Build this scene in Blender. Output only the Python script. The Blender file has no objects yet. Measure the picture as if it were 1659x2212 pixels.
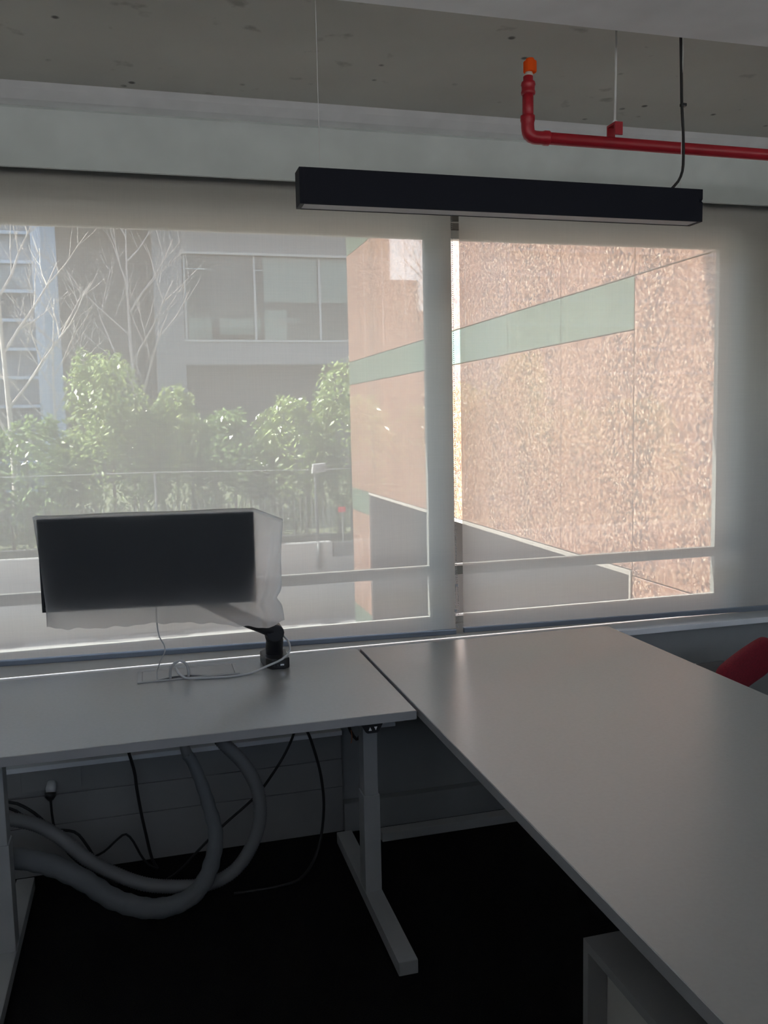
import bpy, bmesh, math, random
from mathutils import Vector, Matrix
random.seed(7)
sc = bpy.context.scene
COL = sc.collection

# ---------------------------------------------------------------- camera
cam_d = bpy.data.cameras.new('camera'); cam = bpy.data.objects.new('camera', cam_d); COL.objects.link(cam)
R3 = Matrix(((0.9638327421, 0.0481328161, -0.2621253083),
             (-0.2656708983, 0.0956384344, -0.9593082214),
             (-0.0211049521, 0.9942517397, 0.1049669430)))
cam.matrix_world = Matrix.Translation((0, 0, 1.74)) @ R3.to_4x4()
cam_d.sensor_fit = 'VERTICAL'; cam_d.sensor_height = 36.0; cam_d.lens = 30.53
cam_d.clip_start = 0.05; cam_d.clip_end = 400
sc.camera = cam

# ---------------------------------------------------------------- sky, sun, exposure
SUN_TRAVEL = Vector((0.62, -0.161, -0.77)).normalized()
world = bpy.data.worlds.new('sky'); sc.world = world; world.use_nodes = True
wn = world.node_tree; wn.nodes.clear()
sky = wn.nodes.new('ShaderNodeTexSky'); sky.sky_type = 'NISHITA'; sky.sun_disc = False
sky.sun_elevation = math.radians(50); sky.sun_rotation = math.atan2(-SUN_TRAVEL.x, -SUN_TRAVEL.y)
sky.air_density = 1.0; sky.dust_density = 2.0; sky.ozone_density = 1.0
bg = wn.nodes.new('ShaderNodeBackground'); bg.inputs['Strength'].default_value = 0.32
wo = wn.nodes.new('ShaderNodeOutputWorld')
hs = wn.nodes.new('ShaderNodeHueSaturation'); hs.inputs['Saturation'].default_value = 0.6
wn.links.new(sky.outputs[0], hs.inputs['Color']); wn.links.new(hs.outputs[0], bg.inputs[0]); wn.links.new(bg.outputs[0], wo.inputs[0])
sd = bpy.data.lights.new('sun', 'SUN'); sd.energy = 7.8; sd.angle = math.radians(0.6); sd.color = (1.0, 0.95, 0.88)
so = bpy.data.objects.new('sun', sd); COL.objects.link(so); so.location = (-20, 10, 30)
so.rotation_euler = SUN_TRAVEL.to_track_quat('-Z', 'Y').to_euler()
vs = sc.view_settings
sc.display_settings.display_device = 'sRGB'
vs.view_transform = 'Standard'; vs.look = 'None'; vs.gamma = 1.0; vs.use_curve_mapping = False
vs.exposure = 1.95
cy = sc.cycles
cy.use_denoising = True; cy.max_bounces = 14; cy.diffuse_bounces = 6; cy.glossy_bounces = 4
cy.transmission_bounces = 8; cy.transparent_max_bounces = 24
cy.caustics_reflective = False; cy.caustics_refractive = False; cy.sample_clamp_indirect = 6.0

# ---------------------------------------------------------------- materials
def nodes(name):
    m = bpy.data.materials.new(name); m.use_nodes = True
    t = m.node_tree; b = t.nodes['Principled BSDF']
    return m, t, b
def ramp(t, src, stops):
    r = t.nodes.new('ShaderNodeValToRGB')
    el = r.color_ramp.elements
    while len(el) < len(stops): el.new(0.5)
    for e, (p, c) in zip(el, stops):
        e.position = p; e.color = (c[0], c[1], c[2], 1) if len(c) == 3 else c
    t.links.new(src, r.inputs[0]); return r
def tex(t, kind, scale, detail=2.0, stretch=None):
    g = t.nodes.new('ShaderNodeNewGeometry')
    src = g.outputs['Position']
    if stretch:
        mp = t.nodes.new('ShaderNodeMapping'); mp.inputs['Scale'].default_value = stretch
        t.links.new(src, mp.inputs[0]); src = mp.outputs[0]
    n = t.nodes.new('ShaderNodeTexVoronoi' if kind == 'vor' else 'ShaderNodeTexNoise')
    n.inputs['Scale'].default_value = scale
    if kind != 'vor': n.inputs['Detail'].default_value = detail
    t.links.new(src, n.inputs['Vector']); return n
def mixc(t, fac, a, b, mode='MIX'):
    x = t.nodes.new('ShaderNodeMix'); x.data_type = 'RGBA'; x.blend_type = mode
    if isinstance(fac, (int, float)): x.inputs[0].default_value = fac
    else: t.links.new(fac, x.inputs[0])
    for s, v in ((6, a), (7, b)):
        if isinstance(v, tuple): x.inputs[s].default_value = (v[0], v[1], v[2], 1)
        else: t.links.new(v, x.inputs[s])
    return x.outputs[2]
def bump(t, b, src, strength=0.2, dist=0.002):
    n = t.nodes.new('ShaderNodeBump'); n.inputs['Strength'].default_value = strength; n.inputs['Distance'].default_value = dist
    t.links.new(src, n.inputs['Height']); t.links.new(n.outputs[0], b.inputs['Normal'])
def plain(name, col, rough=0.5, metal=0.0, var=0.06, scale=6.0, spec=0.5, bmp=0.0, bscale=200):
    m, t, b = nodes(name)
    n = tex(t, 'noise', scale)
    lo = tuple(c * (1 - var) for c in col); hi = tuple(min(1, c * (1 + var)) for c in col)
    r = ramp(t, n.outputs[0], [(0.3, lo), (0.7, hi)])
    t.links.new(r.outputs[0], b.inputs['Base Color'])
    b.inputs['Roughness'].default_value = rough; b.inputs['Metallic'].default_value = metal
    b.inputs['Specular IOR Level'].default_value = spec
    if bmp: bump(t, b, tex(t, 'noise', bscale, 3).outputs[0], bmp)
    return m
M = {}
M['wall'] = plain('wall_paint', (0.76, 0.815, 0.80), 0.7, bmp=0.08, bscale=350)
M['soffit'] = plain('soffit_paint', (0.85, 0.85, 0.86), 0.7, bmp=0.1, bscale=300)
M['cove'] = plain('cove_paint', (0.88, 0.88, 0.88), 0.7, var=0.05, scale=9, bmp=0.2, bscale=60)
M['panel'] = plain('trunking_laminate', (0.25, 0.25, 0.245), 0.5)
M['skirt'] = plain('skirting', (0.28, 0.29, 0.29), 0.5)
M['sill'] = plain('sill_gloss', (0.9, 0.92, 0.94), 0.25)
M['desk'] = plain('desk_laminate', (0.33, 0.328, 0.326), 0.25, var=0.02, spec=0.9, scale=90, bmp=0.05, bscale=700)
M['desk_edge'] = plain('desk_edge', (0.30, 0.30, 0.305), 0.5)
M['white_metal'] = plain('white_powdercoat', (0.38, 0.39, 0.39), 0.4)
M['alu'] = plain('anodised_aluminium', (0.33, 0.37, 0.43), 0.4, metal=0.6)
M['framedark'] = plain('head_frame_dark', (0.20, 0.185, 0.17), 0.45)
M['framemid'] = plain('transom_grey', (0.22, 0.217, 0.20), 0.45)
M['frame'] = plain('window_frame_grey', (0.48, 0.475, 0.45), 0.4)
M['black'] = plain('black_plastic', (0.012, 0.012, 0.014), 0.4)
M['lampblack'] = plain('lamp_black', (0.006, 0.007, 0.014), 0.6, spec=0.15)
M['cable'] = plain('cable_rubber', (0.008, 0.008, 0.009), 0.6)
M['whitecable'] = plain('white_cable', (0.55, 0.55, 0.55), 0.4)
M['opal'] = plain('opal_diffuser', (0.42, 0.40, 0.43), 0.5)
M['redpaint'] = plain('sprinkler_red', (0.40, 0.012, 0.025), 0.4, var=0.15, bmp=0.1, bscale=120)
M['brass'] = plain('white_thread', (0.65, 0.62, 0.55), 0.4)
M['rod'] = plain('zinc_rod', (0.75, 0.75, 0.74), 0.5)
M['hose'] = plain('grey_hose', (0.17, 0.175, 0.178), 0.6)
M['sleeve'] = plain('grey_sleeve', (0.14, 0.152, 0.16), 0.8, bmp=0.3, bscale=150)
M['redfab'] = plain('red_upholstery', (0.22, 0.008, 0.022), 0.9, var=0.2, scale=150, bmp=0.3, bscale=900)
M['portwhite'] = plain('port_white', (0.40, 0.40, 0.395), 0.4)
M['arrow'] = plain('white_print', (0.7, 0.7, 0.7), 0.5)
M['chrome'] = plain('chrome', (0.6, 0.6, 0.6), 0.2, metal=1.0)
M['screen'] = plain('black_screen', (0.01, 0.01, 0.012), 0.25)
M['drawer'] = plain('drawer_front', (0.50, 0.49, 0.46), 0.5)
M['carpet'] = plain('carpet', (0.009, 0.0085, 0.009), 0.95, var=0.5, scale=220, spec=0.1, bmp=0.5, bscale=500)
M['copper'] = plain('copper_wire', (0.5, 0.16, 0.06), 0.4)
# outdoors
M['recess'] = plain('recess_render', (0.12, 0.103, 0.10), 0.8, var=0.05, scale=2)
M['trim_stone'] = plain('trim_stone', (0.30, 0.27, 0.24), 0.6)
M['backing'] = plain('cladding_backing', (0.25, 0.22, 0.20), 0.9)
M['retain'] = plain('white_render', (0.36, 0.36, 0.355), 0.85, var=0.08, scale=3)
M['greybld'] = plain('grey_render', (0.21, 0.21, 0.225), 0.85, var=0.05, scale=1.2)
M['brownbld'] = plain('brown_render', (0.115, 0.10, 0.092), 0.85, var=0.06, scale=1.2)
M['bldline'] = plain('pale_flashing', (0.36, 0.36, 0.36), 0.5)
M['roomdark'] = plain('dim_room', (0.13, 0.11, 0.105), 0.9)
M['shade'] = plain('roller_shade', (0.42, 0.48, 0.44), 0.8)
M['bluewhite'] = plain('white_mullion', (0.42, 0.53, 0.68), 0.5)
M['bark'] = plain('pale_bark', (0.62, 0.57, 0.52), 0.8, var=0.2, scale=8)
M['bark2'] = plain('grey_bark', (0.48, 0.44, 0.42), 0.8, var=0.2, scale=8)
M['stem'] = plain('shrub_stem', (0.12, 0.09, 0.06), 0.9)
M['fence'] = plain('fence_metal', (0.13, 0.14, 0.14), 0.5)
M['fencewire'] = plain('fence_wire', (0.32, 0.33, 0.33), 0.5)
M['soil'] = plain('planting_bed', (0.09, 0.10, 0.05), 0.95, var=0.3, scale=5)
M['redflower'] = plain('red_plastic', (0.8, 0.02, 0.03), 0.5)
def pavement():
    m, t, b = nodes('pavement')
    base = ramp(t, tex(t, 'noise', 0.8, 4).outputs[0], [(0.3, (0.28, 0.275, 0.27)), (0.7, (0.33, 0.325, 0.32))])
    st = ramp(t, tex(t, 'noise', 1.6, 2, (1, 0.6, 1)).outputs[0], [(0.56, (0, 0, 0)), (0.60, (1, 1, 1))])
    c = mixc(t, st.outputs[0], base.outputs[0], (0.15, 0.145, 0.145))
    t.links.new(c, b.inputs['Base Color']); b.inputs['Roughness'].default_value = 0.9
    return m
M['pave'] = pavement()
def granite(name, c0, c1, c2, fleck, streak):
    m, t, b = nodes(name)
    v = tex(t, 'vor', 34.0)
    sep = t.nodes.new('ShaderNodeSeparateColor'); t.links.new(v.outputs['Color'], sep.inputs[0])
    sp = ramp(t, sep.outputs[0], [(0.08, c0), (0.35, c1), (0.70, c1), (0.92, c2)])
    f = ramp(t, tex(t, 'noise', 24, 2).outputs[0], [(0.60, (0, 0, 0)), (0.70, (1, 1, 1))])
    c = mixc(t, f.outputs[0], sp.outputs[0], fleck)
    d = ramp(t, tex(t, 'noise', 15, 3).outputs[0], [(0.30, (1, 1, 1)), (0.42, (0, 0, 0))])
    c = mixc(t, d.outputs[0], c, c0)
    s = ramp(t, tex(t, 'noise', 2.0, 3, (1, 1, 0.06)).outputs[0], [(0.35, (0, 0, 0)), (0.65, (1, 1, 1))])
    k = t.nodes.new('ShaderNodeMath'); k.operation = 'MULTIPLY'; k.inputs[1].default_value = streak
    t.links.new(s.outputs[0], k.inputs[0])
    c = mixc(t, k.outputs[0], c, tuple(x * 1.5 for x in c1))
    t.links.new(c, b.inputs['Base Color']); b.inputs['Roughness'].default_value = 0.45
    b.inputs['Coat Weight'].default_value = 1.0; b.inputs['Coat Roughness'].default_value = 0.03; b.inputs['Coat IOR'].default_value = 2.5
    return m
M['granite'] = granite('brown_granite', (0.10, 0.055, 0.045), (0.27, 0.135, 0.088), (0.42, 0.27, 0.19), (0.70, 0.55, 0.42), 0.40)
M['greenst'] = granite('green_granite', (0.085, 0.12, 0.085), (0.11, 0.15, 0.11), (0.13, 0.17, 0.125), (0.18, 0.22, 0.17), 0.12)
def concrete():
    m, t, b = nodes('raw_concrete')
    base = ramp(t, tex(t, 'noise', 2.2, 6).outputs[0], [(0.3, (0.60, 0.58, 0.535)), (0.7, (0.67, 0.65, 0.60))])
    spots = ramp(t, tex(t, 'vor', 9.0).outputs['Distance'], [(0.07, (1, 1, 1)), (0.13, (0, 0, 0))])
    pick = ramp(t, tex(t, 'noise', 3.1, 1).outputs[0], [(0.52, (0, 0, 0)), (0.58, (1, 1, 1))])
    k = mixc(t, 1.0, spots.outputs[0], pick.outputs[0], 'MULTIPLY')
    c = mixc(t, k, base.outputs[0], (0.16, 0.15, 0.14))
    blot = ramp(t, tex(t, 'noise', 7.0, 8).outputs[0], [(0.66, (0, 0, 0)), (0.74, (1, 1, 1))])
    c = mixc(t, blot.outputs[0], c, (0.42, 0.405, 0.37))
    t.links.new(c, b.inputs['Base Color']); b.inputs['Roughness'].default_value = 0.85
    bump(t, b, tex(t, 'noise', 40, 6).outputs[0], 0.25)
    return m
M['concrete'] = concrete()
def shader_mix(t, fac, a, b):
    x = t.nodes.new('ShaderNodeMixShader')
    if isinstance(fac, (int, float)): x.inputs[0].default_value = fac
    else: t.links.new(fac, x.inputs[0])
    t.links.new(a, x.inputs[1]); t.links.new(b, x.inputs[2]); return x.outputs[0]
def glass():
    m, t, b = nodes('clear_glass'); t.nodes.remove(b)
    out = t.nodes['Material Output']
    tr = t.nodes.new('ShaderNodeBsdfTransparent'); tr.inputs[0].default_value = (0.93, 0.96, 0.95, 1)
    gl = t.nodes.new('ShaderNodeBsdfGlossy'); gl.inputs['Roughness'].default_value = 0.0
    fr = t.nodes.new('ShaderNodeFresnel'); fr.inputs[0].default_value = 1.45
    t.links.new(shader_mix(t, fr.outputs[0], tr.outputs[0], gl.outputs[0]), out.inputs[0]); return m
M['glass'] = glass()
def tinted():
    m, t, b = nodes('tinted_glazing')
    b.inputs['Base Color'].default_value = (0.10, 0.13, 0.17, 1); b.inputs['Roughness'].default_value = 0.04
    b.inputs['Specular IOR Level'].default_value = 1.0
    n = tex(t, 'noise', 0.7, 2); r = ramp(t, n.outputs[0], [(0.35, (0.07, 0.09, 0.12)), (0.65, (0.22, 0.27, 0.34))])
    t.links.new(r.outputs[0], b.inputs['Base Color']); return m
M['tint'] = tinted()
def sheet(name, dcol, tcol, trans_fac, open_fac, streak=0.0, weave=None):
    m, t, b = nodes(name); t.nodes.remove(b); out = t.nodes['Material Output']
    d = t.nodes.new('ShaderNodeBsdfDiffuse'); d.inputs[0].default_value = (*dcol, 1)
    tl = t.nodes.new('ShaderNodeBsdfTranslucent'); tl.inputs[0].default_value = (*tcol, 1)
    tr = t.nodes.new('ShaderNodeBsdfTransparent')
    body = shader_mix(t, trans_fac, d.outputs[0], tl.outputs[0])
    fac = open_fac
    if streak:
        n = tex(t, 'noise', 1.0, 3, weave)
        n2 = tex(t, 'noise', 1.0, 3, (weave[2], weave[1], weave[0]))
        a = t.nodes.new('ShaderNodeMath'); a.operation = 'ADD'
        t.links.new(n.outputs[0], a.inputs[0]); t.links.new(n2.outputs[0], a.inputs[1])
        mr = t.nodes.new('ShaderNodeMapRange')
        mr.inputs[1].default_value = 0.7; mr.inputs[2].default_value = 1.3
        mr.inputs[3].default_value = open_fac - streak; mr.inputs[4].default_value = open_fac + streak
        t.links.new(a.outputs[0], mr.inputs[0]); fac = mr.outputs[0]
    t.links.new(shader_mix(t, fac, body, tr.outputs[0]), out.inputs[0]); return m
M['blind'] = sheet('screen_fabric', (0.78, 0.75, 0.70), (0.95, 0.92, 0.87), 0.36, 0.205, 0.02, (330, 1, 9))
M['cover'] = sheet('dust_cover', (0.42, 0.42, 0.43), (0.97, 0.97, 0.99), 0.90, 0.24)
M['orange'] = sheet('orange_cap', (1.0, 0.17, 0.03), (1.0, 0.24, 0.05), 0.45, 0.0)
def leaf(name, c0, c1):
    m, t, b = nodes(name); out = t.nodes['Material Output']
    r = ramp(t, tex(t, 'noise', 9.0, 3).outputs[0], [(0.3, c0), (0.7, c1)])
    t.links.new(r.outputs[0], b.inputs['Base Color']); b.inputs['Roughness'].default_value = 0.30; b.inputs['Specular IOR Level'].default_value = 0.8
    tl = t.nodes.new('ShaderNodeBsdfTranslucent'); t.links.new(r.outputs[0], tl.inputs[0])
    t.links.new(shader_mix(t, 0.40, b.outputs[0], tl.outputs[0]), out.inputs[0]); return m
M['leafa'] = leaf('leaf_dark', (0.05, 0.11, 0.03), (0.38, 0.50, 0.20))
M['leafb'] = leaf('leaf_fresh', (0.06, 0.13, 0.035), (0.52, 0.60, 0.24))

# ---------------------------------------------------------------- helpers
ORG = {}
def tag(o, label=None, cat=None, group=None, kind=None):
    if label: o['label'] = label
    if cat: o['category'] = cat
    if group: o['group'] = group
    if kind: o['kind'] = kind
    return o
def empty(name, loc, label=None, cat=None, group=None, kind=None):
    o = bpy.data.objects.new(name, None); COL.objects.link(o); o.location = loc; o.empty_display_size = 0.05
    ORG[o.name] = Vector(loc); return tag(o, label, cat, group, kind)
class MB:
    def __init__(s): s.v = []; s.f = []
    def add(s, vs, fs):
        k = len(s.v); s.v += [tuple(p) for p in vs]; s.f += [tuple(i + k for i in f) for f in fs]; return s
    def box(s, x0, x1, y0, y1, z0, z1):
        return s.hexa([(x0,y0,z0),(x1,y0,z0),(x1,y1,z0),(x0,y1,z0),(x0,y0,z1),(x1,y0,z1),(x1,y1,z1),(x0,y1,z1)])
    def hexa(s, p):
        return s.add(p, [(0,3,2,1),(4,5,6,7),(0,1,5,4),(1,2,6,5),(2,3,7,6),(3,0,4,7)])
    def prism(s, poly, axis, a, b):
        def P(u, w, c): return (c, u, w) if axis == 'x' else ((u, c, w) if axis == 'y' else (u, w, c))
        n = len(poly)
        return s.add([P(u, w, a) for u, w in poly] + [P(u, w, b) for u, w in poly],
                     [tuple(range(n)), tuple(range(2*n-1, n-1, -1))] + [(i, (i+1) % n, n+(i+1) % n, n+i) for i in range(n)])
    def tube(s, pts, r, n=8, cap=True):
        pts = [Vector(p) for p in pts]; N = len(pts)
        rad = r if isinstance(r, (list, tuple)) else [r]*N
        vs = []; up = None
        for i, p in enumerate(pts):
            t = (pts[min(i+1, N-1)] - pts[max(i-1, 0)])
            if t.length < 1e-9: t = Vector((0, 0, 1))
            t.normalize()
            if up is None:
                up = Vector((0, 1, 0)) if abs(t.y) < 0.9 else Vector((1, 0, 0))
            u = (up - t*up.dot(t)).normalized(); w = t.cross(u); up = u
            for k in range(n):
                a = 2*math.pi*k/n
                vs.append(p + (u*math.cos(a) + w*math.sin(a))*rad[i])
        fs = [(i*n+k, i*n+(k+1) % n, (i+1)*n+(k+1) % n, (i+1)*n+k) for i in range(N-1) for k in range(n)]
        if cap: fs += [tuple(range(n-1, -1, -1)), tuple(range((N-1)*n, N*n))]
        return s.add(vs, fs)
    def build(s, name, mat, parent=None, bevel=0.0, smooth=False, seg=2, **tags):
        if parent is not None: org = ORG[parent.name]
        else:
            xs = [p[0] for p in s.v]; ys = [p[1] for p in s.v]; zs = [p[2] for p in s.v]
            org = Vector(((min(xs)+max(xs))/2, (min(ys)+max(ys))/2, min(zs)))
        me = bpy.data.meshes.new(name)
        me.from_pydata([(p[0]-org.x, p[1]-org.y, p[2]-org.z) for p in s.v], [], s.f); me.update()
        bm = bmesh.new(); bm.from_mesh(me)
        bmesh.ops.recalc_face_normals(bm, faces=bm.faces)
        if bevel:
            eds = [e for e in bm.edges if len(e.link_faces) == 2 and e.calc_face_angle(0) > 0.5]
            bmesh.ops.bevel(bm, geom=eds, offset=bevel, segments=seg, profile=0.7, affect='EDGES', clamp_overlap=True)
        if smooth:
            for f in bm.faces: f.smooth = True
        bm.to_mesh(me); bm.free()
        me.materials.append(mat)
        o = bpy.data.objects.new(name, me); COL.objects.link(o)
        if parent is not None: o.parent = parent; ORG[o.name] = org
        else: o.location = org; ORG[o.name] = org
        return tag(o, **tags)
def bx(name, mat, parent, x0, x1, y0, y1, z0, z1, bevel=0.002, **k):
    return MB().box(x0, x1, y0, y1, z0, z1).build(name, mat, parent, bevel, **k)
def smooth_path(pts, step=0.02):
    P = [Vector(p) for p in pts]; P = [P[0]*2 - P[1]] + P + [P[-1]*2 - P[-2]]
    out = []
    for i in range(1, len(P)-2):
        a, b, c, d = P[i-1], P[i], P[i+1], P[i+2]
        n = max(2, int((c-b).length/step))
        for k in range(n):
            t = k/n
            out.append(0.5*((2*b) + (c-a)*t + (2*a-5*b+4*c-d)*t*t + (3*b-a-3*c+d)*t**3))
    out.append(P[-2]); return out
def cable(name, pts, r, mat, parent=None, step=0.02, n=8, **tags):
    return MB().tube(smooth_path(pts, step), r, n).build(name, mat, parent, smooth=True, **tags)
def S(name, mat, x0, x1, y0, y1, z0, z1, bevel=0.0):
    return bx(name, mat, None, x0, x1, y0, y1, z0, z1, bevel, kind='structure')

# ---------------------------------------------------------------- room shell
XL, XR, YB, YF = -3.6, 4.2, -2.0, 3.5
S('floor', M['carpet'], XL-.2, XR+.2, YB-.2, 3.72, -0.15, 0.0)
S('wall_left', M['wall'], XL-.2, XL, YB-.2, 3.72, 0.0, 3.1)
S('wall_right', M['wall'], XR, XR+.2, YB-.2, 3.72, 0.0, 3.1)
# unseen rear wall, its open band added to fill the room with sky light
wb = empty('wall_back', (0, YB, 0), kind='structure')
for a in ((XL, XR, 0, 1.45), (XL, XR, 2.76, 3.1), (XL, -3.4, 1.45, 2.76), (-.02, .08, 1.45, 2.76), (4.0, XR, 1.45, 2.76)):
    bx('wall_panel', M['wall'], wb, a[0], a[1], YB-.2, YB, a[2], a[3], 0)
S('light_blocker', M['carpet'], XL, XR, -1.0, -.92, 0, 1.95)  # unseen dark screen, added to keep that light off the space below the desks
# window wall
wf = empty('wall_front', (1, YF, 0), kind='structure')
bx('wall_panel', M['skirt'], wf, XL, XR, 3.5, 3.72, 0, .74, 0)
bx('wall_panel', M['wall'], wf, XL, XR, 3.54, 3.72, 2.66, 3.1, 0)
bx('wall_panel', M['wall'], wf, 3.28, XR, 3.54, 3.72, .74, 2.66, 0)
bx('wall_panel', M['wall'], wf, XL, -1.75, 3.54, 3.72, .74, 2.66, 0)
bx('lower_panel', M['panel'], wf, 1.9, XR, 3.484, 3.5, .13, .56, .002)
S('baseboard_front', M['skirt'], .743, XR, 3.455, 3.5, 0, .128, .004)
S('trim_1', M['sill'], XL, XR, 3.462, 3.60, .735, .763, .006)   # window sill board
# bulkhead, cove, slab, soffit
MB().prism([(3.38, 2.654), (3.38, 2.852), (3.40, 2.866), (3.54, 2.866), (3.54, 2.85), (3.396, 2.85), (3.396, 2.654)], 'x', XL, XR).build('trim_2', M['wall'], None, 0, kind='structure')
MB().prism([(3.3962, 2.668), (3.3962, 2.849), (3.5398, 2.849), (3.5398, 2.67), (3.535, 2.67), (3.535, 2.845), (3.402, 2.845), (3.402, 2.668)], 'x', XL+.01, XR-.01).build('cavity_shade', M['black'], None, 0, kind='structure')  # black liner paints in the shade of the cavity behind the bulkhead
MB().prism([(3.325, 2.93), (3.345, 2.905), (3.375, 2.88), (3.41, 2.8665), (3.54, 2.8665), (3.54, 2.93)], 'x', XL, XR).build('trim_3', M['cove'], None, 0, kind='structure')
S('ceiling', M['concrete'], XL-.2, XR+.2, 1.9, 3.72, 2.925, 3.1)
S('ceiling_lowered', M['soffit'], XL, XR, YB-.2, 2.266, 2.80, 2.90, .004)
S('ceiling', M['concrete'], XL-.2, XR+.2, YB-.2, 1.9, 2.925, 3.1)
bpy.data.objects['ceiling_lowered'].name = 'ceiling.002'

# ---------------------------------------------------------------- windows (frame plane around y = 3.62)
def frame_box(parent, name, x0, x1, z0, z1, y0=3.62, y1=3.69, b=.003):
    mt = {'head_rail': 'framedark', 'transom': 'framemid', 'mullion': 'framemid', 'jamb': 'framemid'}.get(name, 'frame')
    return bx(name, M[mt], parent, x0, x1, y0, y1, z0, z1, b)
w1 = empty('window_1', (-.2, 3.64, .763), kind='structure')
w2 = empty('window_2', (2.0, 3.64, .763), kind='structure')
for w, x0, x1 in ((w1, -1.72, 1.258), (w2, 1.258, 3.28)):
    gx0 = x0 + .05 if w is w1 else 1.312
    gx1 = 1.205 if w is w1 else 2.685
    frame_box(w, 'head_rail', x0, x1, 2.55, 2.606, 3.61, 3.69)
    bx('head_cover', M['frame'], w, x0, x1, 3.60, 3.69, 2.618, 2.66, .003)
    bx('head_groove', M['framedark'], w, x0, x1, 3.63, 3.69, 2.606, 2.618, 0)
    bx('head_bead', M['frame'], w, x0, x1, 3.63, 3.68, 2.513, 2.55, .003)
    bx('head_lip', M['frame'], w, x0, x1, 3.602, 3.61, 2.574, 2.579, .002)
    frame_box(w, 'sill_rail', x0, x1, .763, .825, 3.61, 3.70)
    bx('sill_bead', M['frame'], w, x0, x1, 3.63, 3.68, .825, .855, .003)
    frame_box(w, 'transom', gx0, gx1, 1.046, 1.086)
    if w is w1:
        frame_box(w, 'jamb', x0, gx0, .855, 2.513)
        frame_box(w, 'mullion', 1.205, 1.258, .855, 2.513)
        bx('mullion_ridge', M['frame'], w, 1.243, 1.258, 3.605, 3.62, .855, 2.513, .002)
    else:
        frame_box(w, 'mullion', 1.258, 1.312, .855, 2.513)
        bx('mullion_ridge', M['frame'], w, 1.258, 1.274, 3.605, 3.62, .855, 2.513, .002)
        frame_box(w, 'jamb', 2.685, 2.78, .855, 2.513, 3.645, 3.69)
        bx('jamb_ridge', M['frame'], w, 2.79, 2.83, 3.62, 3.69, .855, 2.55, .004)
        frame_box(w, 'jamb_cover', 2.84, 3.28, .855, 2.513, 3.65, 3.69)
    bx('pane', M['glass'], w, gx0, gx1, 3.652, 3.658, 1.086, 2.513, 0)
    bx('pane', M['glass'], w, gx0, gx1, 3.652, 3.658, .855, 1.046, 0)

# ---------------------------------------------------------------- roller blinds
def blind(x0, x1, z0l, z0r, label, chain_x=None):
    t = empty('roller_blind', ((x0+x1)/2, 3.5, .8), label, 'blind')
    y = 3.502
    nx, nz = 24, 24
    vs = []; fs = []
    for j in range(nz+1):
        for i in range(nx+1):
            u, v = i/nx, j/nz
            zb = z0l + (z0r - z0l)*u + .022
            vs.append((x0+(x1-x0)*u, y + .0015*math.sin(u*9+v*3)*v, zb + (2.705-zb)*v))
    for j in range(nz):
        for i in range(nx):
            a = j*(nx+1)+i; fs.append((a, a+1, a+nx+2, a+nx+1))
    MB().add(vs, fs).build('fabric', M['blind'], t, smooth=True)
    d = .024
    MB().hexa([(x0, 3.492, z0l), (x1, 3.492, z0r), (x1, 3.512, z0r), (x0, 3.512, z0l),
               (x0, 3.492, z0l+d), (x1, 3.492, z0r+d), (x1, 3.512, z0r+d), (x0, 3.512, z0l+d)]).build('hem_bar', M['alu'], t, .004, label='grey aluminium hem bar')
    n = 16
    MB().tube([(x0, 3.526, 2.70), (x1, 3.526, 2.70)], .024, n).build('roller_tube', M['alu'], t, smooth=True)
    if chain_x:
        ch = MB()
        def strand(pts):
            P = smooth_path(pts, .0085)
            for p in P:
                ch.add([(p.x+dx, p.y+dy, p.z+dz) for dx, dy, dz in ((.0024,0,0),(-.0024,0,0),(0,.0024,0),(0,-.0024,0),(0,0,.0026),(0,0,-.0026))],
                       [(0,2,4),(2,1,4),(1,3,4),(3,0,4),(2,0,5),(1,2,5),(3,1,5),(0,3,5)])
        strand([(chain_x+.001, 3.515, 2.66), (chain_x+.001, 3.515, 2.0), (chain_x+.004, 3.512, 1.35), (chain_x+.010, 3.512, 1.12), (chain_x+.016, 3.512, .95), (chain_x+.014, 3.512, .85)])
        strand([(chain_x-.001, 3.488, 2.66), (chain_x, 3.488, 2.0), (chain_x+.001, 3.486, 1.3), (chain_x-.006, 3.486, 1.0), (chain_x-.004, 3.486, .90), (chain_x+.008, 3.50, .835), (chain_x+.014, 3.512, .85)])
        ch.build('bead_chain', M['whitecable'], t, kind='stuff')
        bx('chain_joiner', M['whitecable'], t, chain_x-.006, chain_x+.006, 3.482, 3.490, 1.02, 1.03, .002)
        bx('chain_stop', M['whitecable'], t, chain_x-.010, chain_x-.001, 3.481, 3.490, .908, .921, .002)
    return t
blind(-1.72, -.70, .85, .842, 'added roller blind, out of view past the left end of the left desk, beyond a slit of bare window')  # out of view, added so the slit brightens the left desk
blind(-.665, 1.27, .842, .806, 'wide see-through roller blind behind the covered monitor, bead chain on its right edge', 1.271)
blind(1.306, 3.25, .810, .782, 'narrower see-through roller blind on the right, behind the right desk')

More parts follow.
